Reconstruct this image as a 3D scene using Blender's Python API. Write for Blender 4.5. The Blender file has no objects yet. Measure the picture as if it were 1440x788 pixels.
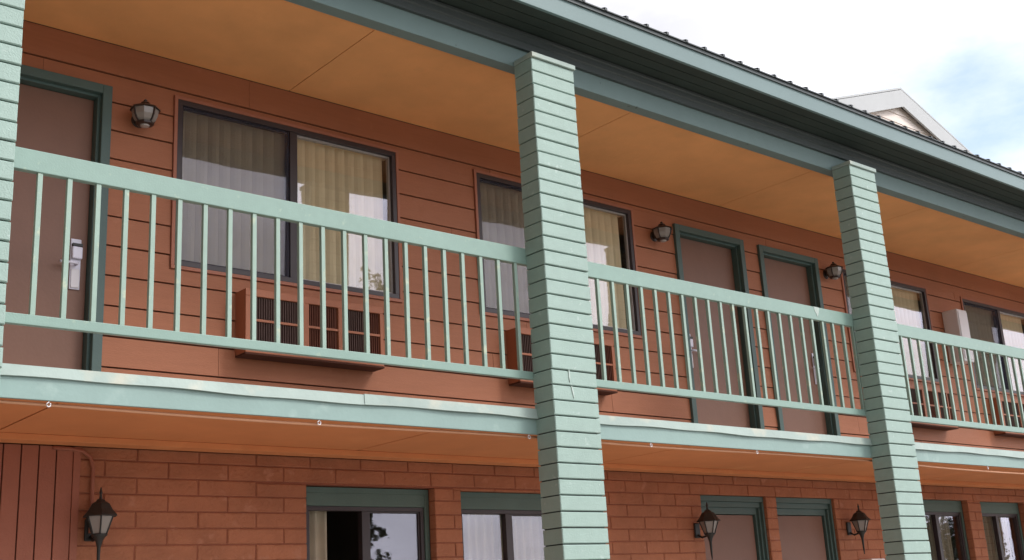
import bpy, math, random
from mathutils import Vector, Matrix
random.seed(7)
S = bpy.context.scene
COL = S.collection
R_ = math.radians

# ---------------------------------------------------------------- camera
cam = bpy.data.cameras.new('camera')
co = bpy.data.objects.new('camera', cam); COL.objects.link(co)
cam.sensor_width = 36; cam.lens = 41.297; cam.clip_end = 3000; cam.clip_start = .05
fw = Vector((0.63141755, 0.72598304, 0.27250778)); rt = Vector((0.76355947, -0.64337224, -0.05521867)); up = Vector((-0.13523612, -0.24294194, 0.96056775))
m = Matrix.Identity(4)
for i in range(3):
    m[i][0] = rt[i]; m[i][1] = up[i]; m[i][2] = -fw[i]
m.translation = (-2.37224, -5.57239, -1.48925)
co.matrix_world = m
S.camera = co

# ---------------------------------------------------------------- light
SUN = Vector((.50, -.66, .78)).normalized()
elev = math.asin(SUN.z); azim = math.atan2(SUN.x, SUN.y)
sl = bpy.data.lights.new('sun', 'SUN'); sl.energy = 2.15; sl.angle = R_(14); sl.color = (1, .955, .89)
so = bpy.data.objects.new('sun', sl); COL.objects.link(so)
so.rotation_euler = SUN.to_track_quat('Z', 'Y').to_euler(); so.location = (0, 0, 30)

w = bpy.data.worlds.new('World'); S.world = w; w.use_nodes = True
nt = w.node_tree; N = nt.nodes; L = nt.links; N.clear()
out = N.new('ShaderNodeOutputWorld'); bg = N.new('ShaderNodeBackground'); bg.inputs[1].default_value = .12
sky = N.new('ShaderNodeTexSky'); sky.sky_type = 'NISHITA'; sky.sun_disc = False
sky.sun_elevation = elev; sky.sun_rotation = azim; sky.dust_density = 2.0; sky.air_density = 1.0
tc = N.new('ShaderNodeTexCoord')
nz = N.new('ShaderNodeTexNoise'); nz.inputs['Scale'].default_value = 3.2; nz.inputs['Detail'].default_value = 8; nz.inputs['Roughness'].default_value = .55
mp = N.new('ShaderNodeMapping'); mp.inputs['Scale'].default_value = (1, 1, 2.2)
L.new(tc.outputs['Generated'], mp.inputs[0]); L.new(mp.outputs[0], nz.inputs[0])
# a gap in the cloud, low in the east
dp = N.new('ShaderNodeVectorMath'); dp.operation = 'DOT_PRODUCT'; dp.inputs[1].default_value = (.862, .392, .322)
L.new(tc.outputs['Generated'], dp.inputs[0])
gap = N.new('ShaderNodeMapRange'); gap.inputs[1].default_value = .984; gap.inputs[2].default_value = .9995; gap.inputs[3].default_value = 0; gap.inputs[4].default_value = .355
L.new(dp.outputs['Value'], gap.inputs[0])
ad = N.new('ShaderNodeMath'); ad.operation = 'SUBTRACT'; L.new(nz.outputs['Fac'], ad.inputs[0]); L.new(gap.outputs[0], ad.inputs[1])
rp = N.new('ShaderNodeMapRange'); rp.inputs[1].default_value = .08; rp.inputs[2].default_value = .36; L.new(ad.outputs[0], rp.inputs[0])
# cloud brightness : brighter towards the veiled sun, dimmed opposite to cut column fill, greyer in its folds
ds = N.new('ShaderNodeVectorMath'); ds.operation = 'DOT_PRODUCT'; ds.inputs[1].default_value = Vector((.78, -.55, .30)).normalized()
L.new(tc.outputs['Generated'], ds.inputs[0])
br = N.new('ShaderNodeMapRange'); br.inputs[1].default_value = -.05; br.inputs[2].default_value = .85; br.inputs[3].default_value = .6; br.inputs[4].default_value = 22
L.new(ds.outputs['Value'], br.inputs[0])
n2 = N.new('ShaderNodeTexNoise'); n2.inputs['Scale'].default_value = 5; n2.inputs['Detail'].default_value = 6
L.new(mp.outputs[0], n2.inputs[0])
r2 = N.new('ShaderNodeMapRange'); r2.inputs[1].default_value = .35; r2.inputs[2].default_value = .65; r2.inputs[3].default_value = .75; r2.inputs[4].default_value = 1.1
L.new(n2.outputs['Fac'], r2.inputs[0])
mu = N.new('ShaderNodeMath'); mu.operation = 'MULTIPLY'; L.new(br.outputs[0], mu.inputs[0]); L.new(r2.outputs[0], mu.inputs[1])
cc = N.new('ShaderNodeVectorMath'); cc.operation = 'SCALE'; cc.inputs[0].default_value = (.97, .97, 1.03); L.new(mu.outputs[0], cc.inputs['Scale'])
mx = N.new('ShaderNodeMix'); mx.data_type = 'RGBA'
sk2 = N.new('ShaderNodeVectorMath'); sk2.operation = 'MULTIPLY_ADD'; sk2.inputs[1].default_value = (1.2, 1.25, 1.25); sk2.inputs[2].default_value = (3.0, 3.3, 3.5)   # thin high veil over the blue
L.new(sky.outputs[0], sk2.inputs[0])
L.new(rp.outputs[0], mx.inputs[0]); L.new(sk2.outputs[0], mx.inputs[6]); L.new(cc.outputs[0], mx.inputs[7])
L.new(mx.outputs[2], bg.inputs[0]); L.new(bg.outputs[0], out.inputs[0])
S.view_settings.view_transform = 'Standard'; S.view_settings.look = 'None'; S.view_settings.gamma = 1
S.view_settings.exposure = 0.08

# ---------------------------------------------------------------- materials
def paint(name, col, rough=.6, var=.10, bump=.12, scale=9, wear=None, wearamt=.0, wscale=30, grain=False, spec=.4, metal=0, dirt=None):
    m = bpy.data.materials.new(name); m.use_nodes = True
    t = m.node_tree; n = t.nodes; l = t.links; b = n['Principled BSDF']
    b.inputs['Roughness'].default_value = rough; b.inputs['Specular IOR Level'].default_value = spec; b.inputs['Metallic'].default_value = metal
    tc = n.new('ShaderNodeTexCoord'); mp = n.new('ShaderNodeMapping')
    if grain: mp.inputs['Scale'].default_value = (.5, 1, 7)
    l.new(tc.outputs['Object'], mp.inputs[0])
    a = n.new('ShaderNodeTexNoise'); a.inputs['Scale'].default_value = scale; a.inputs['Detail'].default_value = 6; a.inputs['Roughness'].default_value = .62
    l.new(mp.outputs[0], a.inputs[0])
    big = n.new('ShaderNodeTexNoise'); big.inputs['Scale'].default_value = 1.3; big.inputs['Detail'].default_value = 3
    l.new(tc.outputs['Object'], big.inputs[0])
    sm = n.new('ShaderNodeMath'); sm.operation = 'ADD'; l.new(a.outputs[0], sm.inputs[0]); l.new(big.outputs[0], sm.inputs[1])
    r = n.new('ShaderNodeMapRange'); r.inputs[1].default_value = .7; r.inputs[2].default_value = 1.3; r.inputs[3].default_value = 1 - var; r.inputs[4].default_value = 1 + var
    l.new(sm.outputs[0], r.inputs[0])
    v = n.new('ShaderNodeVectorMath'); v.operation = 'SCALE'; v.inputs[0].default_value = col; l.new(r.outputs[0], v.inputs['Scale'])
    src = v.outputs[0]
    for (wc, wa, ws) in ([(wear, wearamt, wscale)] if wear else []) + ([dirt] if dirt else []):
        q = n.new('ShaderNodeTexNoise'); q.inputs['Scale'].default_value = ws; q.inputs['Detail'].default_value = 5; l.new(tc.outputs['Object'], q.inputs[0])
        qr = n.new('ShaderNodeMapRange'); qr.inputs[1].default_value = .68 - wa; qr.inputs[2].default_value = .74 - wa * .6; l.new(q.outputs[0], qr.inputs[0])
        mm = n.new('ShaderNodeMix'); mm.data_type = 'RGBA'; l.new(qr.outputs[0], mm.inputs[0]); l.new(src, mm.inputs[6]); mm.inputs[7].default_value = (*wc, 1)
        src = mm.outputs[2]
    l.new(src, b.inputs['Base Color'])
    if bump:
        f = n.new('ShaderNodeTexNoise'); f.inputs['Scale'].default_value = scale * 9; f.inputs['Detail'].default_value = 4; l.new(mp.outputs[0], f.inputs[0])
        bp = n.new('ShaderNodeBump'); bp.inputs['Strength'].default_value = bump; bp.inputs['Distance'].default_value = .01
        l.new(f.outputs[0], bp.inputs['Height']); l.new(bp.outputs[0], b.inputs['Normal'])
    return m

M = {}
M['mint_block'] = paint('mint_block_paint', (.305, .415, .370), .55, .07, .3, 14, (.40, .50, .46), .02, 24)
M['mint'] = paint('mint_rail_paint', (.225, .335, .290), .42, .06, .1, 12, (.28, .38, .31), .05, 22)
M['mint_bal'] = paint('mint_baluster_paint', (.28, .385, .325), .42, .08, .1, 12, (.42, .48, .36), .08, 13)
M['fascia'] = paint('mint_fascia_paint', (.245, .35, .325), .5, .06, .1, 5, (.31, .42, .39), .06, 4)
M['flash'] = paint('worn_flashing_paint', (.33, .41, .375), .45, .10, .1, 5, (.47, .48, .40), .12, 3)
M['beam'] = paint('blue_green_beam_paint', (.140, .205, .200), .6, .06, .1, 8, (.06, .09, .085), .0, 14)
M['eave'] = paint('eave_fascia_paint', (.135, .205, .205), .4, .04, .05, 6)
M['band'] = paint('dark_grey_trim_paint', (.055, .068, .068), .5, .08, .1, 8)
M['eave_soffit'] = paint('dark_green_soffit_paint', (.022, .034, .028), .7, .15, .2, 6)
M['roof'] = paint('dark_metal_roof', (.05, .06, .062), .4, .1, .05, 6)
M['siding'] = paint('rust_siding_paint', (.37, .137, .068), .62, .08, .25, 7, (.41, .16, .085), .03, 7, grain=True)
M['trimrust'] = paint('rust_trim_paint', (.37, .14, .085), .6, .07, .15, 8)
M['block'] = paint('rust_block_paint', (.375, .140, .070), .8, .16, .9, 5, (.43, .18, .105), .06, 9)
M['mortar'] = paint('rust_mortar_paint', (.27, .085, .045), .8, .10, .5, 9)
M['groove_ac_shade'] = paint('dark_groove_and_ac_shade', (.07, .022, .012), .9, .1, 0)  # board gaps, and the painted shade under the air conditioners
M['vert'] = paint('rust_panel_paint', (.33, .115, .07), .7, .08, .3, 9)
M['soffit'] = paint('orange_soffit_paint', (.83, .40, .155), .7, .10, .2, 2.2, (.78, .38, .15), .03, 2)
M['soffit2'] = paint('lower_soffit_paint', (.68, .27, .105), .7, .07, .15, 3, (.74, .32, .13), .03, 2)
M['seam'] = paint('soffit_seam', (.22, .085, .03), .9, .1, 0)
M['door'] = paint('brown_door_paint', (.207, .100, .066), .5, .06, .1, 5)
M['green'] = paint('dark_green_trim_paint', (.072, .118, .108), .5, .08, .1, 8)
M['green2'] = paint('lower_window_green_paint', (.088, .14, .12), .55, .08, .1, 8)
M['bronze'] = paint('bronze_window_frame', (.045, .032, .034), .4, .1, .05, 8)
M['alu'] = paint('sash_aluminium', (.42, .38, .36), .4, .06, .05, 8, metal=.3)
M['inner'] = paint('room_interior', (.10, .07, .05), .9, .1, 0)
M['blind'] = paint('tan_blind_vane', (.88, .71, .47), .7, .08, .1, 5)
M['curtain'] = paint('beige_curtain', (.42, .36, .27), .85, .12, .1, 6)
M['steel'] = paint('satin_steel', (.72, .70, .80), .3, .04, .02, 8)
M['black'] = paint('black_iron', (.022, .022, .02), .45, .15, .15, 12)
M['dkbronze'] = paint('lantern_bronze', (.035, .022, .018), .35, .2, .1, 12)
M['white'] = paint('white_enamel', (.74, .70, .72), .4, .03, .02, 8)
M['acpaint'] = paint('ac_rust_paint', (.36, .125, .062), .55, .06, .1, 8)
M['acdark'] = paint('ac_dark_grille', (.085, .042, .032), .6, .1, .1, 8)
M['acbrown'] = paint('ac_brown_filter', (.13, .04, .022), .8, .1, .1, 8)
M['splash'] = paint('dried_white_drip', (.44, .52, .48), .7, .1, .1, 20)
M['cable'] = paint('painted_cable', (.60, .30, .17), .5, .05, 0)
M['clap'] = paint('white_clapboard', (.80, .70, .63), .6, .04, .05, 5)
M['rake'] = paint('pale_rake_board', (.47, .48, .48), .5, .04, .05, 5)
M['asphalt'] = paint('asphalt', (.40, .37, .33), .9, .15, .4, 3, (.45, .42, .38), .04, 1)
M['concrete'] = paint('concrete_walk', (.46, .43, .39), .85, .1, .3, 4)
M['grass'] = paint('darkened_grass', (.07, .08, .035), .95, .3, .4, 2)  # unseen ground, darkened to cut fill light on the column sides
M['bark'] = paint('bark', (.10, .075, .055), .9, .2, .5, 6)
M['leaf'] = paint('leaf', (.055, .085, .03), .6, .35, 0, 2)

def glassmat(name, k=1.0, tint=(.95, .96, .95)):
    m = bpy.data.materials.new(name); m.use_nodes = True
    t = m.node_tree; n = t.nodes; l = t.links; n.clear()
    o = n.new('ShaderNodeOutputMaterial'); mix = n.new('ShaderNodeMixShader'); tr = n.new('ShaderNodeBsdfTransparent'); gl = n.new('ShaderNodeBsdfGlossy')
    tr.inputs[0].default_value = (*tint, 1); gl.inputs['Roughness'].default_value = .012; gl.inputs[0].default_value = (.90, .88, 1, 1)
    # Schlick reflectance, the same from both faces of the pane
    ge = n.new('ShaderNodeNewGeometry'); dt = n.new('ShaderNodeVectorMath'); dt.operation = 'DOT_PRODUCT'
    l.new(ge.outputs['Normal'], dt.inputs[0]); l.new(ge.outputs['Incoming'], dt.inputs[1])
    ab = n.new('ShaderNodeMath'); ab.operation = 'ABSOLUTE'; l.new(dt.outputs['Value'], ab.inputs[0])
    om = n.new('ShaderNodeMath'); om.operation = 'SUBTRACT'; om.inputs[0].default_value = 1; l.new(ab.outputs[0], om.inputs[1])
    pw = n.new('ShaderNodeMath'); pw.operation = 'POWER'; pw.inputs[1].default_value = 5; l.new(om.outputs[0], pw.inputs[0])
    fr = n.new('ShaderNodeMath'); fr.operation = 'MULTIPLY_ADD'; fr.inputs[1].default_value = .955; fr.inputs[2].default_value = .045; l.new(pw.outputs[0], fr.inputs[0])
    mu = n.new('ShaderNodeMath'); mu.operation = 'MULTIPLY'; mu.inputs[1].default_value = k; mu.use_clamp = True
    tc = n.new('ShaderNodeTexCoord'); nz = n.new('ShaderNodeTexNoise'); nz.inputs['Scale'].default_value = 1.6; nz.inputs['Detail'].default_value = 1
    bp = n.new('ShaderNodeBump'); bp.inputs['Strength'].default_value = .06; bp.inputs['Distance'].default_value = .05
    l.new(tc.outputs['Object'], nz.inputs[0]); l.new(nz.outputs[0], bp.inputs['Height']); l.new(bp.outputs[0], gl.inputs['Normal'])
    l.new(fr.outputs[0], mu.inputs[0]); l.new(mu.outputs[0], mix.inputs[0]); l.new(tr.outputs[0], mix.inputs[1]); l.new(gl.outputs[0], mix.inputs[2]); l.new(mix.outputs[0], o.inputs[0])
    return m
M['glass'] = glassmat('window_glass', 1.9)
def screenmat():
    m = bpy.data.materials.new('insect_screen_mesh'); m.use_nodes = True
    t = m.node_tree; n = t.nodes; l = t.links; n.clear()
    o = n.new('ShaderNodeOutputMaterial'); mix = n.new('ShaderNodeMixShader'); tr = n.new('ShaderNodeBsdfTransparent'); df = n.new('ShaderNodeBsdfDiffuse')
    df.inputs[0].default_value = (.06, .06, .085, 1); mix.inputs[0].default_value = .24  # blue in the mesh colour stands in for reflected sky
    l.new(tr.outputs[0], mix.inputs[1]); l.new(df.outputs[0], mix.inputs[2]); l.new(mix.outputs[0], o.inputs[0])
    return m
M['screen'] = screenmat()
lg = bpy.data.materials.new('lantern_glass'); lg.use_nodes = True
b = lg.node_tree.nodes['Principled BSDF']; b.inputs['Base Color'].default_value = (.34, .30, .27, 1); b.inputs['Roughness'].default_value = .18; b.inputs['Transmission Weight'].default_value = .25
M['lglass'] = lg

# ---------------------------------------------------------------- mesh helpers
class MB:
    def __init__(s): s.v = []; s.f = []
    def box(s, x0, x1, y0, y1, z0, z1, sl=None):
        b = len(s.v)
        s.v += [(x0, y0, z0), (x1, y0, z0), (x1, y1, z0), (x0, y1, z0), (x0, y0, z1), (x1, y0, z1), (x1, y1, z1), (x0, y1, z1)]
        s.f += [tuple(b + i for i in q) for q in ((0, 3, 2, 1), (4, 5, 6, 7), (0, 1, 5, 4), (1, 2, 6, 5), (2, 3, 7, 6), (3, 0, 4, 7))]
        return s
    def lap(s, x0, x1, yb, yt, yk, z0, z1):   # board whose front leans: yb at the bottom, yt at the top
        b = len(s.v)
        s.v += [(x0, yb, z0), (x1, yb, z0), (x1, yk, z0), (x0, yk, z0), (x0, yt, z1), (x1, yt, z1), (x1, yk, z1), (x0, yk, z1)]
        s.f += [tuple(b + i for i in q) for q in ((0, 3, 2, 1), (4, 5, 6, 7), (0, 1, 5, 4), (1, 2, 6, 5), (2, 3, 7, 6), (3, 0, 4, 7))]
        return s
    def block(s, x0, x1, y0, y1, z0, z1, c=.004):  # front arrises chamfered
        b = len(s.v)
        s.v += [(x0 + c, y0, z0 + c), (x1 - c, y0, z0 + c), (x1 - c, y0, z1 - c), (x0 + c, y0, z1 - c),
                (x0, y0 + c, z0), (x1, y0 + c, z0), (x1, y0 + c, z1), (x0, y0 + c, z1), (x0, y1, z0), (x1, y1, z0), (x1, y1, z1), (x0, y1, z1)]
        s.f += [tuple(b + i for i in q) for q in ((0, 1, 2, 3), (4, 5, 1, 0), (5, 6, 2, 1), (6, 7, 3, 2), (7, 4, 0, 3), (4, 8, 9, 5), (5, 9, 10, 6), (6, 10, 11, 7), (7, 11, 8, 4), (8, 11, 10, 9))]
        return s
    def prism(s, pts, y0, y1):  # polygon in xz extruded in y
        b = len(s.v); n = len(pts)
        s.v += [(x, y0, z) for x, z in pts] + [(x, y1, z) for x, z in pts]
        s.f += [tuple(b + i for i in range(n)), tuple(b + n + i for i in reversed(range(n)))]
        s.f += [(b + i, b + n + i, b + n + (i + 1) % n, b + (i + 1) % n) for i in range(n)]
        return s
    def extx(s, pts, x0, x1):  # polygon in yz extruded in x
        b = len(s.v); n = len(pts)
        s.v += [(x0, y, z) for y, z in pts] + [(x1, y, z) for y, z in pts]
        s.f += [tuple(b + i for i in reversed(range(n))), tuple(b + n + i for i in range(n))]
        s.f += [(b + i, b + (i + 1) % n, b + n + (i + 1) % n, b + n + i) for i in range(n)]
        return s
    def lathe(s, prof, n=6, c=(0, 0), rot=0):   # prof: (r, z)
        b = len(s.v)
        for r, z in prof:
            for k in range(n):
                a = rot + 2 * math.pi * k / n; s.v.append((c[0] + r * math.cos(a), c[1] + r * math.sin(a), z))
        for j in range(len(prof) - 1):
            for k in range(n):
                k2 = (k + 1) % n; s.f.append((b + j * n + k, b + j * n + k2, b + (j + 1) * n + k2, b + (j + 1) * n + k))
        s.f.append(tuple(b + k for k in reversed(range(n)))); s.f.append(tuple(b + (len(prof) - 1) * n + k for k in range(n)))
        return s
    def tube(s, pts, r, n=8):
        P = [Vector(p) for p in pts]; b = len(s.v)
        rr = r if isinstance(r, (list, tuple)) else [r] * len(P)
        for i, p in enumerate(P):
            d = (P[min(i + 1, len(P) - 1)] - P[max(i - 1, 0)]).normalized()
            u = d.cross(Vector((0, 0, 1)));
            if u.length < .05: u = d.cross(Vector((1, 0, 0)))
            u.normalize(); v = d.cross(u)
            for k in range(n):
                a = 2 * math.pi * k / n; s.v.append(tuple(p + (u * math.cos(a) + v * math.sin(a)) * rr[i]))
        for j in range(len(P) - 1):
            for k in range(n):
                k2 = (k + 1) % n; s.f.append((b + j * n + k, b + j * n + k2, b + (j + 1) * n + k2, b + (j + 1) * n + k))
        s.f.append(tuple(b + k for k in range(n))); s.f.append(tuple(b + (len(P) - 1) * n + k for k in reversed(range(n))))
        return s
    def build(s, name, mat, parent=None, bevel=0, smooth=False, off=(0, 0, 0)):
        me = bpy.data.meshes.new(name); me.from_pydata([(a - off[0], b_ - off[1], c - off[2]) for a, b_, c in s.v], [], s.f); me.update()
        import bmesh
        bm = bmesh.new(); bm.from_mesh(me); bmesh.ops.recalc_face_normals(bm, faces=bm.faces); bm.to_mesh(me); bm.free()
        me.materials.append(M[mat] if isinstance(mat, str) else mat)
        if smooth:
            for p in me.polygons: p.use_smooth = True
        o = bpy.data.objects.new(name, me); COL.objects.link(o)
        if parent is not None: o.parent = parent
        if bevel:
            bv = o.modifiers.new('bevel', 'BEVEL'); bv.width = bevel; bv.segments = 2; bv.limit_method = 'ANGLE'
        return o

def tag(o, label=None, cat=None, group=None, kind=None):
    if label: o['label'] = label
    if cat: o['category'] = cat
    if group: o['group'] = group
    if kind: o['kind'] = kind
    return o
def empty(name, loc=(0, 0, 0), label=None, cat=None, group=None):
    o = bpy.data.objects.new(name, None); COL.objects.link(o); o.location = loc; o.empty_display_size = .2
    return tag(o, label, cat, group)
def copy_tree(o, parent=None, loc=None):
    c = o.copy(); COL.objects.link(c)
    if parent is not None: c.parent = parent
    if loc is not None: c.location = loc
    for ch in list(o.children): copy_tree(ch, c)
    return c

W = 1.432            # face of the walls behind the balcony
GZ = -3.10           # ground
X0, X1 = -6.0, 22.0  # building ends
YB = 8.6

# ---------------------------------------------------------------- ground
g = MB(); g.v = [(-900, -900, GZ), (900, -900, GZ), (900, 900, GZ), (-900, 900, GZ)]; g.f = [(0, 1, 2, 3)]
tag(g.build('ground', 'grass'), kind='structure')
g = MB(); g.v = [(-7, -34, GZ + .005), (90, -34, GZ + .005), (90, -.9, GZ + .005), (-7, -.9, GZ + .005)]; g.f = [(0, 1, 2, 3)]  # unseen; pale for bounce, ends here so dark ground cuts column fill
tag(g.build('parking_lot', 'asphalt'), kind='structure')
tag(MB().box(X0, X1, -.9, W + .1, GZ - .1, GZ + .12).build('pavement', 'concrete', bevel=.01), kind='structure')

# ---------------------------------------------------------------- the motel
BLD = empty('motel_building', (0, 0, GZ), 'two storey motel with rust red walls, orange soffits, mint block columns and dark metal roof', 'building')
def part(mb, name, mat, parent=None, bevel=0, smooth=False, label=None):
    o = mb.build(name, mat, None, bevel, smooth)
    o.parent = BLD if parent is None else parent
    if parent is None: o.matrix_parent_inverse = Matrix.Translation((0, 0, -GZ))
    if label: o['label'] = label
    return o

# openings: (x0,x1,z0,z1)
UW = [(.759, 2.61, .80, 2.04), (3.358, 5.23, .80, 2.04), (8.47, 10.22, .785, 1.965), (10.99, 12.84, .785, 1.955)]
UD = [(-.705, .325, -.2496, 1.977), (5.776, 6.80, -.2496, 1.985), (7.045, 8.045, -.2496, 1.98)]
LW = [(1.774, 2.85, -1.95, -.577), (3.094, 4.17, -1.95, -.585), (9.33, 10.406, -1.95, -.535), (10.687, 11.72, -1.95, -.54)]
LD = [(5.80, 6.728, GZ + .12, -.563), (6.885, 7.816, GZ + .12, -.563)]

def cells(x0, x1, z0, z1, holes):
    holes = [r for r in holes if r[0] < x1 - .001 and r[1] > x0 + .001]
    zs = sorted({z0, z1} | {h for r in holes for h in r[2:4] if z0 < h < z1})
    for a, b in zip(zs, zs[1:]):
        mid = (a + b) / 2; xs = [(x0, x1)]
        for hx0, hx1, hz0, hz1 in holes:
            if hz0 < mid < hz1:
                nx = []
                for p, q in xs:
                    if hx1 <= p or hx0 >= q: nx.append((p, q)); continue
                    if hx0 > p: nx.append((p, hx0))
                    if hx1 < q: nx.append((hx1, q))
                xs = nx
        for p, q in xs:
            if q - p > .002: yield p, q, a, b

H = UW + UD
mb = MB(); back = MB()
lines = [-.2496 + .0] + [.104 + .1967 * k for k in range(0, 11)] + [2.296]
lines = sorted(set(round(z, 4) for z in lines if z < 2.25)) + [2.296]
for a, b_ in zip(lines, lines[1:]):
    for p, q, c, d in cells(X0, X1, a, b_, H):
        lo = c + (.010 if c == a else 0); t = lambda z: (z - a) / (b_ - a)
        rr = random.Random(int(a * 1000)); j0 = X0 + rr.uniform(0, 3.6)
        cuts = [v for v in (j0 + 3.66 * k_ for k_ in range(9)) if p + .1 < v < q - .1]
        ends = [p] + cuts + [q]
        for k_, (u0, u1) in enumerate(zip(ends, ends[1:])):
            jt = rr.uniform(-.0012, .0012)
            mb.lap(u0 + (.0012 if k_ else 0), u1 - (.0012 if u1 != q else 0), W - .004 + jt + .006 * t(lo), W - .004 + jt + .006 * t(d), W + .0155, lo, d)
for p, q, c, d in cells(X0, X1, -.2496, 2.296, H): back.box(p, q, W + .016, W + .12, c, d)
part(mb, 'upper_wall', 'siding'); part(back, 'wall_backing', 'groove_ac_shade')

# lower block wall
H = LW + LD
mb = MB(); back = MB(); hh = .1009; bl = .4064
x_split = .212
for r in range(-3, 27):
    zt = -.5644 - r * hh - .0
    zb = zt - hh
    if zb < GZ + .05: break
    zt = min(zt, -.385)
    if zt - zb < .03: continue
    xs0 = .5847 + (0 if r % 2 == 0 else bl / 2)
    k = math.floor((x_split - xs0) / bl); x = xs0 + k * bl
    while x < X1:
        a, b_ = max(x, x_split), min(x + bl, X1)
        if b_ - a > .03:
            j = random.uniform(-.0022, .0022)
            for p, q, c, d in cells(a + .0035, b_ - .0035, zb + .0035, zt - .0035, H):
                if q - p > .01 and d - c > .01: mb.block(p, q, W + j, W + .07, c, d, .005)
        x += bl
for p, q, c, d in cells(x_split, X1, GZ, -.385, [(a - .004, b_ + .004, c, d + .004) for a, b_, c, d in H]): back.box(p, q, W + .007, W + .12, c, d)
part(mb, 'block_wall', 'block'); part(back, 'mortar_joints', 'mortar')
# vertical board panel at the left
mb = MB(); x = .184
part(MB().box(.184, .226, W - .022, W + .05, GZ, -.395), 'corner_board', 'vert', bevel=.002)
while x > X0:
    mb.box(max(x - .0985, X0) + .0035, x - .0025, W - .014, W + .02, GZ, -.395); x -= .101
part(mb, 'vertical_siding', 'vert', bevel=.0012)
part(MB().box(X0, .184, W - .002, W + .12, GZ, -.386), 'panel_backing', 'groove_ac_shade')
# deck slab, soffit sheets, ledger
part(MB().box(X0, X1, .03, W - .005, -.325, -.2496), 'balcony_floor', 'concrete')
def sheets(z, y0, y1, xs, th=.012, gap=.006):
    mb = MB()
    for a, b_ in zip(xs, xs[1:]): mb.box(a + gap / 2, b_ - gap / 2, y0, y1, z, z + th)
    return mb
xs = [X0] + [-.31 + 2.4 * k for k in range(-2, 0)] + [-.31, 2.09, 4.42, 6.83, 9.25, 11.7, 14.1, 16.5, 18.9, X1]
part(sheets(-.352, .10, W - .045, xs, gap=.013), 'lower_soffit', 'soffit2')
part(MB().box(X0, X1, .03, W - .01, -.338, -.3265), 'soffit_frame', 'seam')
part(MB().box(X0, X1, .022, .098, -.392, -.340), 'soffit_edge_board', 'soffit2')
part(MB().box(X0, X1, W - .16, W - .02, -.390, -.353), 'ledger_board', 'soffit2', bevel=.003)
part(MB().box(X0, X1, 0, .02, -.404, -.262), 'deck_fascia', 'fascia', bevel=.003)
# bent metal flashing over the deck edge, in lapped lengths
for a, b_, dz in ((X0, -1.0, 0), (-1.02, 1.335, .0), (1.30, 2.608, .004), (2.608, 6.6, .002), (6.58, 10.3, .004), (10.29, X1, 0)):
    mb = MB(); n = int((b_ - a) / .06); base = len(mb.v)
    for i in range(n + 1):
        x = a + (b_ - a) * i / n
        wv = .5 + .5 * math.sin(x * 2.3 + 1) * math.sin(x * 5.1); wz = .004 * math.sin(x * 3.1 + 2) + .0025 * math.sin(x * 9)
        yo = -.012 - .009 * wv - dz
        for (yy, zz) in ((.03, -.2440 + dz), (-.010 - dz, -.2455 + dz), (yo, -.301 + wz), (yo + .003, -.303 + wz), (-.006 - dz, -.2500 + dz), (.03, -.2485 + dz)):
            mb.v.append((x, yy, zz))
    for i in range(n):
        for k in range(6):
            k2 = (k + 1) % 6; mb.f.append((i * 6 + k, i * 6 + k2, (i + 1) * 6 + k2, (i + 1) * 6 + k))
    mb.f += [tuple(range(6)), tuple(n * 6 + k for k in reversed(range(6)))]
    part(mb, 'deck_flashing', 'flash')
# upper soffit and beam
xs = [X0] + [1.65 + 2.4 * k for k in range(-3, 0)] + [1.65, 4.09, 6.50, 8.45, 10.89, 13.3, 15.7, 18.1, 20.5, X1]
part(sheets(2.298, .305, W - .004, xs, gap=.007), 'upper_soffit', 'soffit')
part(MB().box(X0, X1, .10, .296, 2.294, 2.31), 'soffit_edge_strip', 'soffit')
part(MB().box(X0, X1, .10, W, 2.3105, 2.33), 'ceiling_frame', 'seam')
part(MB().box(X0, X1, .0, .098, 2.17, 2.33), 'beam', 'beam', bevel=.003)
mb = MB().extx([(.0, 2.315), (-.028, 2.315), (-.028, 2.365), (-.040, 2.372), (-.040, 2.412), (-.052, 2.418), (-.052, 2.436), (-.006, 2.437), (.0, 2.437)], X0, X1)
part(mb, 'trim_board', 'band')
mb = MB()
k = 0; y = -.055
while y > -.34: mb.box(X0 - .3, X1 + .3, y - .092 if y - .092 > -.345 else -.345, y - .004, 2.4385, 2.452); y -= .096
part(mb, 'eave_soffit', 'eave_soffit')
part(MB().box(X0 - .3, X1 + .3, -.345, W, 2.453, 2.47), 'eave_backing', 'eave_soffit')
part(MB().box(X0 - .3, X1 + .3, -.372, -.346, 2.432, 2.585), 'eave_fascia', 'eave', bevel=.003)
# roof: ribbed metal sheet
sl = .30; zr = lambda y: 2.603 + sl * (y + .39)
RY = 4.7
part(MB().extx([(-.386, 2.565), (-.373, 2.565), (-.373, 2.588), (-.30, 2.61), (-.30, 2.617), (-.386, 2.595)], X0 - .32, X1 + .32), 'drip_edge', 'roof')
mb = MB().extx([(-.40, zr(-.40)), (RY, zr(RY)), (2 * RY + .4, zr(-.40)), (2 * RY + .4, zr(-.4) - .012), (RY, zr(RY) - .014), (-.40, zr(-.40) - .008)], X0 - .35, X1 + .35)
x = 3.157 - .2155 * 43
while x < X1 + .3:
    mb.extx([(-.404, zr(-.404) - .004), (RY, zr(RY) - .004), (RY, zr(RY) + .017), (-.404, zr(-.404) + .017)], x - .011, x + .011)
    mb.extx([(2 * RY + .404, zr(-.404) - .004), (RY, zr(RY) - .004), (RY, zr(RY) + .022), (2 * RY + .404, zr(-.404) + .022)], x - .011, x + .011)
    x += .2155
part(mb, 'roof', 'roof')
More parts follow.
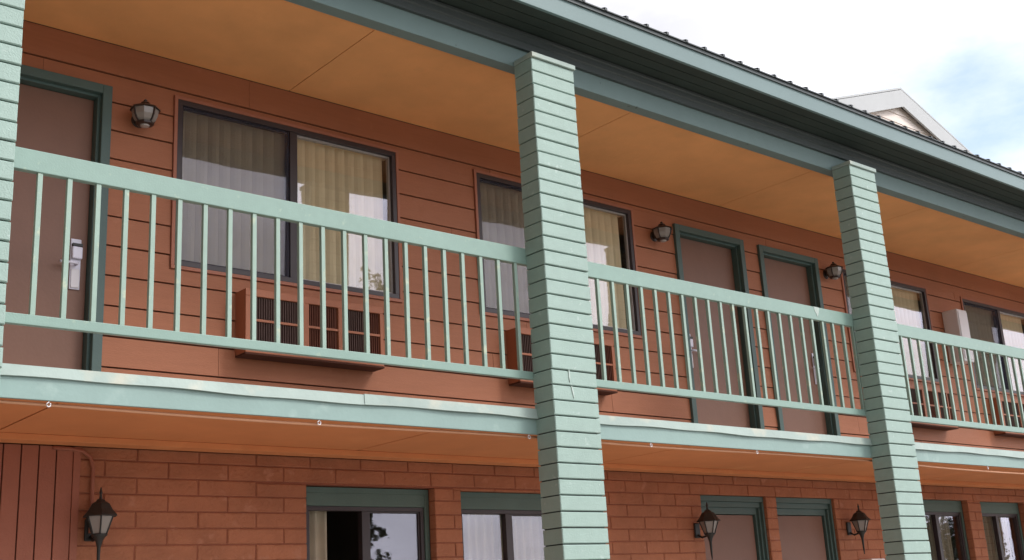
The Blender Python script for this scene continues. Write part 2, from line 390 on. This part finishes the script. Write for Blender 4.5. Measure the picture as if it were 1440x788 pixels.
# body behind: end walls, back wall, room interior
mb = MB().box(X0 - .1, X0, .0, YB, GZ, 2.40).box(X1, X1 + .1, .0, YB, GZ, 2.40).box(X0, X1, YB, YB + .1, GZ, 2.40)
for xa, xb in ((X0 - .1, X0 - .001), (X1 + .001, X1 + .1)):
    mb.extx([(-.05, 2.41), (2 * RY - .0, 2.41), (RY, zr(RY) - .05)], xa, xb)
part(mb, 'outer_wall', 'block')
mb = MB().box(X0, X1, W + 3.2, W + 3.3, GZ, 2.29).box(X0, X1, W + .12, W + 3.2, -.34, -.24).box(X0, X1, W + .12, W + 3.2, 2.30, 2.34)
for x in (.5, 3.0, 6.84, 8.3, 10.6, 13.0): mb.box(x - .04, x + .04, W + .12, W + 3.2, GZ, 2.29)
part(mb, 'room_interior', 'inner')

# block columns
CX = [2.608 + 3.745 * k for k in (-2, -1, 0, 1, 2, 3)]
CW = .397
for ci, cx in enumerate(CX):
    rnd = random.Random(ci + 3)
    mb = MB(); core = MB(); core.box(cx + .016, cx + CW - .016, -.162, -.002, GZ + .1, 2.17)
    z = .0902 + .0993 * 20
    mb.block(cx, cx + CW, -.18, 0, z + .003, 2.168, .004)
    while z > GZ + .13:
        a, b_, c, d = [rnd.uniform(-.0025, .0025) for _ in range(4)]
        mb.block(cx + a, cx + CW + b_, -.18 + c, .0, max(z - .0993 + .0042, GZ + .12), z - .0042, .005)
        z -= .0993
    c_ = part(mb, 'column', 'mint_block')
    part(core, 'column_joints', 'band', c_)
    part(MB().box(cx - .006, cx + CW + .006, -.196, -.001, 2.172, 2.206), 'column_cap', 'flash', c_, bevel=.003)

# gable behind the roof
GX, GY, GZT, gs = 13.24, 3.0, 5.94, .345
gb = MB(); hw = 6.5; y0 = GY + .10
z = GZT - .25
while z > 3.9:
    za = z - .15; wa, wb = (GZT - .22 - za) / gs, max((GZT - .22 - z) / gs, .02)
    gb.v += [(GX - wa, y0 - .012, za), (GX + wa, y0 - .012, za), (GX + wb, y0, z), (GX - wb, y0, z)]; n = len(gb.v)
    gb.f.append((n - 4, n - 3, n - 2, n - 1)); gb.v += [(GX - wa, y0 + .005, za), (GX + wa, y0 + .005, za)]; gb.f.append((n - 4, n, n + 1, n - 3)); z = za
gb.prism([(GX - hw, GZT - .22 - hw * gs), (GX + hw, GZT - .22 - hw * gs), (GX, GZT - .22)], y0 + .01, y0 + .1)
gab = part(gb, 'gable', 'clap', label='white clapboard gable rising behind the dark roof')
for s in (-1, 1):
    part(MB().prism([(GX, GZT - .01), (GX + s * hw, GZT - .01 - gs * hw), (GX + s * hw, GZT - .29 - gs * hw), (GX, GZT - .29)], GY + (0 if s < 0 else .002), GY + .03 + (0 if s < 0 else .002)), 'rake_board', 'rake', gab)
    part(MB().prism([(GX, GZT + .03), (GX + s * (hw + .1), GZT + .03 - gs * (hw + .1)), (GX + s * (hw + .1), GZT - gs * (hw + .1)), (GX, GZT)], GY + .002, RY + 3), 'gable_roof', 'rake', gab)
    part(MB().prism([(GX, GZT - .20), (GX + s * hw, GZT - .20 - gs * hw), (GX + s * hw, GZT - .22 - gs * hw), (GX, GZT - .22)], GY + .033, y0 - .014), 'rake_soffit', 'clap', gab)

# ---- upper windows
def frame(mb, x0, x1, z0, z1, t, ya, yb):
    mb.box(x0, x1, ya, yb, z1 - t, z1).box(x0, x1, ya, yb, z0, z0 + t).box(x0, x0 + t, ya, yb, z0 + t, z1 - t).box(x1 - t, x1, ya, yb, z0 + t, z1 - t); return mb
blinds = []
def up_window(i, x0, x1, z0, z1):
    t = .028
    fr = frame(MB(), x0 + t, x1 - t, z0 + t, z1 - t, .036, W - .012, W + .075)
    mx_ = (x0 + x1) / 2
    fr.box(mx_ - .03, mx_ + .03, W - .006, W + .07, z0 + t + .036, z1 - t - .036)
    win = part(fr, 'window', 'bronze', bevel=.002)
    part(frame(MB(), x0 + .003, x1 - .003, z0 + .003, z1 - .003, t - .004, W - .017, W + .05), 'window_trim', 'trimrust', win, bevel=.002)
    a0, a1 = x0 + t + .036, x1 - t - .036; b0, b1 = z0 + t + .036, z1 - t - .036
    part(frame(MB(), a0 + .001, mx_ - .031, b0 + .001, b1 - .001, .013, W + .012, W + .040), 'sash', 'bronze', win)
    part(frame(MB(), mx_ + .031, a1 - .001, b0 + .001, b1 - .001, .014, W + .020, W + .050), 'sash', 'alu', win)
    def pane(xa, xb, yy, za, zb):   # a pane that sits slightly skewed in its sash
        q = MB(); q.v = []
        for dy in (0, .004):
            for (xx, zz) in ((xa, za), (xb, za), (xb, zb), (xa, zb)):
                q.v.append((xx, yy + dy - .024 * ((xx - xa) / (xb - xa) - .5) - .024 * ((zz - za) / (zb - za) - .5), zz))
        q.f = [(0, 1, 2, 3), (7, 6, 5, 4), (0, 4, 5, 1), (1, 5, 6, 2), (2, 6, 7, 3), (3, 7, 4, 0)]
        return q
    part(pane(a0 + .002, mx_ - .032, W + .034, b0 + .002, b1 - .002), 'pane', 'glass', win)
    part(pane(mx_ + .032, a1 - .002, W + .044, b0 + .002, b1 - .002), 'pane', 'glass', win)
    part(MB().box(a0 + .001, mx_ - .031, W + .004, W + .0055, b0 + .001, b1 - .001), 'insect_screen', 'screen', win)
    # vertical blinds hanging behind
    vb = empty('vertical_blinds', (mx_, W + .17, z1), [
        'tan vertical blinds behind the window beside the first door', 'tan vertical blinds behind the window half hidden by the middle column',
        'tan vertical blinds behind the window just right of the right column', 'tan vertical blinds in the window beside the white wall box'][i], 'blinds', 'vertical blinds in the upper windows')
    sm = MB(); x = x0 + .08
    end = {0: x1 - .13, 1: x1 - .09, 2: x1 - .12, 3: x1 - .16}[i]
    rnd = random.Random(i)
    while x < end:
        an = R_(-25 + rnd.uniform(-5, 5)); hwv = .050; dx, dy = hwv * math.cos(an), hwv * math.sin(an); yc = W + .105
        b = len(sm.v); cols = 4
        for zz in (z0 + .02, z1 - .05):
            for j in range(cols + 1):
                u = -1 + 2 * j / cols; cv = .009 * (1 - u * u)
                sm.v.append((x + dx * u, yc + dy * u - cv, zz))
        for j in range(cols): sm.f.append((b + j, b + j + 1, b + cols + 2 + j, b + cols + 1 + j))
        x += .086
    o = sm.build('vanes', 'blind', vb, off=vb.location)
    sd = o.modifiers.new('solid', 'SOLIDIFY'); sd.thickness = .0012
    MB().box(x0 + .05, x1 - .05, W + .085, W + .125, z1 - .06, z1 - .03).build('headrail', 'blind', vb, off=vb.location)
for i, r in enumerate(UW): up_window(i, *r)

# ---- upper doors
def lock(parent, x, z, y, side):
    mb = MB().box(x - .034, x + .034, y - .012, y, z - .16, z + .17)
    o = part(mb, 'lock_plate', 'steel', parent, bevel=.006)
    part(MB().box(x - .030, x + .036, y - .036, y - .013, z + .035, z + .115), 'card_reader', 'steel', parent, bevel=.008)
    part(MB().box(x - .028, x + .034, y - .037, y - .013, z + .117, z + .134), 'card_slot', 'black', parent)
    part(MB().box(x - .026, x + .026, y - .019, y - .013, z - .15, z - .03), 'lock_cover', 'white', parent, bevel=.003)
    part(MB().tube([(x, y - .013, z), (x, y - .050, z), (x + side * .02, y - .056, z), (x + side * .11, y - .056, z - .002)], .0095), 'door_handle', 'steel', parent, smooth=True)
for i, (x0, x1, z0, z1) in enumerate(UD):
    t = .062; zt = z1
    leaf = part(MB().box(x0 + t + .02, x1 - t - .02, W + .075, W + .115, z0 + .02, z1 - t - .02), 'door', 'door', bevel=.003)
    fr = MB().box(x0, x0 + t, W - .030, W + .012, z0, z1).box(x1 - t, x1, W - .030, W + .012, z0, z1).box(x0 + t, x1 - t, W - .030, W + .012, z1 - t, z1)
    fr.box(x0 + t - .012, x0 + t + .018, W + .013, W + .14, z0, z1 - t + .01).box(x1 - t - .018, x1 - t + .012, W + .013, W + .14, z0, z1 - t + .01).box(x0 + t + .019, x1 - t - .019, W + .013, W + .14, z1 - t - .018, z1 - t + .01)
    part(fr, 'door_frame', 'green', leaf, bevel=.003)
    part(MB().box(x0 + t, x1 - t, W - .02, W + .12, z0 + .001, z0 + .016), 'threshold', 'alu', leaf)
    if i == 0: lock(leaf, x1 - t - .095, .755, W + .074, -1)
    else: lock(leaf, (x0 + t + .085) if i == 1 else (x1 - t - .095), .775, W + .074, 1 if i == 1 else -1)

# ---- lower windows and doors
for i, (x0, x1, z0, z1) in enumerate(LW):
    yr = W + .075
    hd = frame(MB(), x0 + .002, x1 - .002, z0 + .002, z1 - .002, .04, yr, yr + .04)
    hd.box(x0 + .042, x1 - .042, yr, yr + .04, z1 - .13, z1 - .042)
    win = part(hd, 'window', 'green2', bevel=.002)
    ff = frame(MB(), x0 + .043, x1 - .043, z0 + .043, z1 - .131, .03, yr + .012, yr + .07)
    mx_ = (x0 + x1) / 2 - .01
    ff.box(mx_ - .03, mx_ + .03, yr + .015, yr + .068, z0 + .073, z1 - .161)
    part(ff, 'window_frame', 'bronze', win, bevel=.002)
    part(frame(MB(), mx_ + .031, x1 - .074, z0 + .074, z1 - .162, .012, yr + .025, yr + .05), 'sash', 'bronze', win)
    if i != 0: part(MB().box(x0 + .073, mx_ - .03, yr + .050, yr + .054, z0 + .073, z1 - .161), 'pane', 'glass', win)
    part(MB().box(mx_ + .044, x1 - .087, yr + .035, yr + .039, z0 + .087, z1 - .175), 'pane', 'glass', win)
    # pleated curtain hanging inside
    if i == 2: spans = [(mx_ - .02, x1 - .08)]
    elif i == 0: spans = [(x0 + .08, x0 + .30)]
    else: spans = [(x0 + .08, x1 - .08)]
    for (a, b_) in spans:
        cm = MB(); n = int((b_ - a) / .012); ph = random.uniform(0, 3)
        for k in range(n + 1):
            xx = a + (b_ - a) * k / n; yy = yr + .14 + .022 * math.sin(k * .95 + ph) + .008 * math.sin(k * .37)
            cm.v += [(xx, yy, z1 - .12), (xx + .01 * math.sin(k), yy + .01 * math.sin(k * .6), z0)]
        for k in range(n): cm.f.append((2 * k, 2 * k + 1, 2 * k + 3, 2 * k + 2))
        o = cm.build('curtain', 'curtain', smooth=True)
        tag(o, ['beige pleated curtain drawn to the left of the lower window beside the lantern wall', 'beige curtain across the lower window left of the middle column',
                'beige curtain in the right pane of the lower window beside the right column', 'beige curtain across the rightmost lower window'][i], 'curtain', 'curtains in the lower windows')
for i, (x0, x1, z0, z1) in enumerate(LD):
    leaf = part(MB().box(x0 + .07, x1 - .09, W + .105, W + .14, z0, z1 - .165), 'door', 'door', bevel=.003)
    fr = MB(); 
    for k, (yy, w_) in enumerate(((W + .03, .0), (W + .055, .045), (W + .08, .085))):
        fr.box(x0 + .002 + .02 * k, x1 - .002 - .026 * k, yy, yy + .12 - k * .02, z1 - (.05, .10, .16)[k], z1 - (.002, .051, .101)[k])
        fr.box(x1 - .002 - .026 * (k + 1), x1 - .003 - .026 * k, yy, yy + .12, z0, z1 - .051 * (k + 1) - .002)
        fr.box(x0 + .003 + .02 * k, x0 + .002 + .02 * (k + 1), yy, yy + .12, z0, z1 - .051 * (k + 1) - .002)
    part(fr, 'door_frame', 'green', leaf, bevel=.002)

# ---------------------------------------------------------------- railings
b1, sp = -.5584, .1465
bays = [(-1, 'mint balcony railing at the far left, beyond the left column'), (0, 'mint balcony railing between left and middle columns, in front of the first door and window'),
        (1, 'mint balcony railing between middle and right columns, in front of two brown doors'), (2, 'mint balcony railing right of the right column, in front of the white wall box'), (3, None)]
M['mint'].name
for k, lab in bays:
    cxl = 2.608 + 3.745 * (k - 1) + CW; cxr = 2.608 + 3.745 * k
    if lab is None or k == -1: continue
    o = empty('balcony_railing', (cxl, 0, -.25), lab, 'railing', 'balcony railings between the columns')
    tr = MB().box(cxl - .03, cxr + .05, 0, .040, .727, .8396); tr.build('top_rail', 'mint', o, bevel=.004, off=o.location)
    MB().box(cxl - .03, cxr + .05, .0, .034, -.048, .003).build('bottom_rail', 'mint', o, bevel=.003, off=o.location)
    off = b1 + 3.8337 * k
    n = 22 if k < 2 else 22
    if k == 2: off = b1 + 3.8337 * 2
    for i in range(n):
        x = off + i * sp
        if x > cxr + .04: continue
        MB().box(x - .0125, x + .0125, .006, .031, .003, .727).build('baluster', 'mint_bal', o, bevel=.002, off=o.location)
# the bay beyond the left column, seen only from other positions
k = -1; cxl = 2.608 - 7.49 + CW; cxr = 2.608 - 3.745
o = empty('balcony_railing', (cxl, 0, -.25), bays[0][1], 'railing', 'balcony railings between the columns')
MB().box(cxl - .03, cxr + .05, 0, .040, .727, .8396).build('top_rail', 'mint', o, bevel=.004, off=o.location)
MB().box(cxl - .03, cxr + .05, .0, .034, -.048, .003).build('bottom_rail', 'mint', o, bevel=.003, off=o.location)
for i in range(22):
    x = cxl + .15 + i * sp
    MB().box(x - .0125, x + .0125, .006, .031, .003, .727).build('baluster', 'mint_bal', o, bevel=.002, off=o.location)

sm = MB().prism([(5.796, .839), (5.872, .838), (5.862, .80), (5.848, .772), (5.835, .752), (5.822, .78), (5.806, .80)], -.0022, .004)
o = sm.build('dried_splash', 'splash'); o.parent = bpy.data.objects['balcony_railing.001']; o.matrix_parent_inverse = Matrix.Translation(-Vector(o.parent.location))
for pp in ([(2.752, -.005), (2.759, -.004), (2.762, -.05), (2.757, -.088), (2.751, -.05)], [(2.764, -.112), (2.772, -.11), (2.786, -.15), (2.783, -.19), (2.775, -.16)]):
    part(MB().prism(pp, -.1845, -.176), 'paint_drip', 'splash', bpy.data.objects['column.002'])

# ---------------------------------------------------------------- lanterns
def hexpanes(r0, z0, r1, z1, n=6, rot=0, inset=.0):
    mb = MB(); mb.lathe([(r0 - .004, z0), (r1 - .004, z1)], n, rot=rot); return mb
def upper_lantern(loc, label):
    o = empty('wall_lantern', loc, label, 'lantern', 'bell shaped wall lanterns on the upper floor')
    p = 'dkbronze'
    MB().lathe([(.058, -.012), (.058, -.004), (.045, .012), (.02, .018)], 16).build('wall_plate', p, o, smooth=False).rotation_euler = (R_(90), 0, 0)
    MB().tube([(0, -.01, .0), (0, -.06, .028), (0, -.09, .075), (0, -.115, .085)], .010).build('arm', p, o, smooth=True)
    c = (0, -.12)
    top = MB().lathe([(.108, .040), (.104, .050), (.084, .062), (.052, .070), (.040, .080), (.034, .096), (.020, .104), (.012, .110), (.014, .118), (.004, .128)], 8, c, rot=.3); top.build('cap', p, o)
    g = MB().lathe([(.052, -.056), (.072, -.038), (.088, -.005), (.094, .039)], 8, c, rot=.3); g.build('lantern_glass', 'lglass', o)
    ribs = MB()
    for k in range(4):
        a = .3 + k * math.pi / 2; ca, sa = math.cos(a), math.sin(a)
        ribs.tube([(c[0] + q * ca, c[1] + q * sa, zz) for q, zz in ((.054, -.058), (.074, -.038), (.091, -.005), (.098, .042))], .007, 5)
    ribs.lathe([(.050, -.074), (.062, -.070), (.064, -.055), (.044, -.055)], 8, c, rot=.3)
    ribs.build('cage', p, o)
    MB().lathe([(.012, -.090), (.030, -.084), (.034, -.0745)], 12, c).build('bottom_finial', 'alu', o)
    o.scale = (.92, .92, .92)
    return o
lz = -.02
upper_lantern((.515, W, 1.785), 'round bell shaped lantern between the first door and the first window')
upper_lantern((5.50, W, 1.81), 'dark bell shaped lantern between the second window and the second door')
upper_lantern((8.20, W, 1.83), 'dark bell shaped lantern just left of the right column')
def lower_lantern(loc, label):
    o = empty('wall_lantern', loc, label, 'lantern', 'black coach lanterns on the block wall')
    c = (0, -.15); rot = .25
    MB().box(-.035, .035, -.018, 0, -.085, .045).build('wall_plate', 'black', o, bevel=.008)
    MB().tube([(0, -.015, -.06), (0, -.06, -.085), (0, -.11, -.075), (0, -.145, -.055)], .009).build('arm', 'black', o, smooth=True)
    MB().lathe([(.105, .045), (.103, .052), (.074, .085), (.055, .118), (.030, .132), (.024, .142), (.010, .148), (.007, .175), (.011, .182), (.002, .215)], 6, c, rot=rot).build('roof_cap', 'black', o)
    MB().lathe([(.042, -.055), (.078, .044)], 6, c, rot=rot).build('lantern_glass', 'lglass', o)
    ribs = MB()
    for k in range(6):
        a = rot + k * math.pi / 3; ca, sa = math.cos(a), math.sin(a)
        ribs.tube([(c[0] + .044 * ca, c[1] + .044 * sa, -.057), (c[0] + .081 * ca, c[1] + .081 * sa, .046)], .005, 5)
    ribs.build('cage', 'black', o)
    MB().lathe([(.004, -.28), (.009, -.22), (.012, -.13), (.022, -.095), (.034, -.075), (.050, -.062), (.050, -.055)], 8, c).build('tail', 'black', o, smooth=True)
    return o
lower_lantern((.305, W, -.86), 'black coach lantern on the block wall below the pipe at the left')
lower_lantern((5.70, W, -.86), 'black coach lantern left of the two lower doors')
lower_lantern((8.00, W, -.84), 'black coach lantern right of the two lower doors, beside the right column')

# ---------------------------------------------------------------- air conditioners
def air_con(x0, x1, zo, label):
    y0 = W - .145; z0, z1 = .262 + zo, .70 + zo
    o = empty('air_conditioner', (x0, y0, z0), label, 'air conditioner', 'through wall air conditioners below the upper windows')
    off = o.location
    w_ = x1 - x0; h_ = z1 - z0
    cols = [(.035, .40), (.44, .655), (.70, .865), (.885, .975)]
    cs = MB()   # sleeve: box behind the grille plus the front frame members
    cs.box(x0, x1, y0 + .03, W + .1, z0, z1)
    cs.box(x0, x1, y0, y0 + .029, z1 - .05, z1).box(x0, x1, y0, y0 + .029, z0, z0 + .05)
    xs = [0] + [v for c in cols for v in c] + [1]
    for a, b_ in zip(xs[::2], xs[1::2]): cs.box(x0 + a * w_, x0 + b_ * w_, y0, y0 + .029, z0 + .05, z1 - .05)
    cs.build('sleeve', 'acpaint', o, bevel=.003, off=off)
    zm = z0 + .05 + (h_ - .1) * .52
    MB().box(x0 + .02, x1 - .02, y0 + .004, y0 + .016, zm - .008, zm + .008).build('cross_bar', 'acpaint', o, off=off)
    for n, (a, b_) in enumerate(cols):
        xa, xb = x0 + a * w_ + .002, x0 + b_ * w_ - .002
        mb = MB().box(xa, xb, y0 + .022, y0 + .0285, z0 + .05, z1 - .05)
        x = xa + .01
        while x < xb - .008:
            mb.box(x, x + .004, y0 + .010, y0 + .022, z0 + .052, zm - .009).box(x, x + .004, y0 + .010, y0 + .022, zm + .009, z1 - .052); x += .018
        mb.build('grille', ['acdark', 'acbrown', 'acdark', 'acbrown'][n], o, off=off)
    MB().box(x0 - .002, x1 + .002, y0 - .003, W - .006, z0 - .014, z0 - .002).build('underside_shade_pan', 'groove_ac_shade', o, bevel=.003, off=off)  # added dark pan, painted as the shade beneath the sleeve
air_con(1.235, 2.335, 0, 'rust painted air conditioner below the first window, behind the left railing')
air_con(3.62, 4.70, 0, 'rust painted air conditioner below the window behind the middle column')
air_con(9.10, 10.20, 0, 'rust painted air conditioner just right of the right column')
air_con(11.28, 12.38, 0, 'rust painted air conditioner right of the white wall box')

# ---------------------------------------------------------------- white boxes
def wbox(x0, x1, d, z0, z1, label):
    o = empty('electrical_box', (x0, W, z0), label, 'electrical box')
    MB().box(x0, x1, W - d, W, z0, z1).build('cabinet', 'white', o, bevel=.012, off=o.location)
    MB().box(x0 + .015, x1 - .015, W - d - .008, W - d - .001, z0 + .03, z1 - .03).build('cover', 'white', o, bevel=.003, off=o.location)
wbox(10.50, 10.73, .195, 1.06, 1.695, 'tall white metal box mounted on the rust wall between two upper windows')
wbox(8.10, 8.34, .16, -1.5, -1.165, 'small white metal box on the lower block wall beside the right column')

# ---------------------------------------------------------------- pipe, cable and hooks
pts = [(.06, W - .02, -.405), (.16, W - .02, -.408), (.24, W - .022, -.420), (.285, W - .022, -.455), (.302, W - .022, -.52), (.302, W - .022, -.90)]
tag(MB().tube(pts, .012).build('conduit_pipe', 'vert', smooth=True), 'thin rust painted pipe bending down from the soffit to the left coach lantern', 'pipe')
def cable_run(a, b_, sag, label):
    pts = []
    n = 40
    for i in range(n + 1):
        t = i / n; x = a + (b_ - a) * t
        z = -.417 - sag * 4 * t * (1 - t) - .004 * math.sin(x * 2.1)
        pts.append((x, .045, z))
    tag(MB().tube(pts, .0085, 6).build('hanging_cable', 'cable', smooth=True), label, 'cable', 'cables hung along the balcony edge')
cable_run(-1.1, 2.66, .004, 'pale cable along the lower edge of the balcony, left of the middle column')
cable_run(3.02, 6.42, .004, 'pale cable along the lower edge of the balcony between the middle and right columns')
cable_run(6.78, 10.1, .035, 'sagging pale cable under the balcony edge right of the right column')
hooks = [(-.46, 'left end of the balcony edge'), (1.014, 'balcony edge below the first window'), (2.55, 'balcony edge just left of the middle column'), (3.673, 'balcony edge just right of the middle column'),
         (4.838, 'balcony edge left of the two lower doors'), (6.955, 'balcony edge just right of the right column'), (8.28, 'balcony edge above the lower right windows')]
for x, t in hooks:
    pts = [(x, .012, -.392)] + [(x + .010 * math.sin(a), .012 - .004, -.422 - .010 * math.cos(a) + 0) for a in [math.pi + k * .62 for k in range(0, 10)]]
    o = MB().tube(pts, .0032, 6).build('cup_hook', 'white', smooth=True)
    tag(o, 'small white hook on the ' + t, 'hook', 'small hooks under the balcony edge')

# ---------------------------------------------------------------- trees across the lot (seen in the window glass)
def tree(x, y, h, r, label, seed, leaves=5200, low=.12):
    rnd = random.Random(seed)
    o = empty('leafy_tree', (x, y, GZ), label, 'tree', 'trees beyond the parking lot')
    tk = MB(); pts = [(0, 0, -.1)] + [(.12 * math.sin(k * 1.3 + seed), .12 * math.cos(k * 1.7), h * k / 8) for k in range(1, 9)]
    tk.tube(pts, [.22 - .024 * k for k in range(9)], 8)
    tips = []
    for k in range(26):
        z = h * (low + (.95 - low) * k / 26); a = k * 2.4 + rnd.random(); L_ = r * (1.05 - .75 * (k / 26)) * rnd.uniform(.6, 1.1)
        e = Vector((L_ * math.cos(a), L_ * math.sin(a), z + L_ * .55))
        mid = Vector((L_ * .5 * math.cos(a + .2), L_ * .5 * math.sin(a + .2), z + L_ * .2))
        tk.tube([(0, 0, z), tuple(mid), tuple(e)], [.06, .035, .012], 5)
        tips += [e, mid, e * .6 + mid * .4, e + Vector((rnd.uniform(-.4, .4), rnd.uniform(-.4, .4), rnd.uniform(-.2, .5)))]
    tk.build('trunk', 'bark', o)
    cr = MB()
    for k in range(leaves):
        t = rnd.choice(tips); p = Vector((rnd.gauss(0, .33), rnd.gauss(0, .33), rnd.gauss(0, .30))) * (r / 1.8) + t
        u = Vector((rnd.uniform(-1, 1), rnd.uniform(-1, 1), rnd.uniform(-1, 1))).normalized(); v = u.cross(Vector((rnd.uniform(-1, 1), rnd.uniform(-1, 1), rnd.uniform(-1, 1)))).normalized()
        s = rnd.uniform(.05, .12); b = len(cr.v)
        cr.v += [tuple(p - u * s), tuple(p + v * s * .6), tuple(p + u * s), tuple(p - v * s * .6)]; cr.f.append((b, b + 1, b + 2, b + 3))
    cr.build('crown', 'leaf', o)
tree(18.5, -25, 12.5, .95, 'tall slender leafy tree across the lot, reflected in the first window', 1)
tree(20.05, -25.5, 7.2, .75, 'short slender tree across the lot, reflected in the lower left window', 9, 2600, .25)
tree(54.5, -25, 5.2, 2.2, 'low rounded tree across the lot, reflected in the lower right windows', 2, 4200, .2)
tree(58.5, -26, 4.8, 2.4, 'broad low tree across the lot, right of the low rounded tree', 3, 4200, .2)
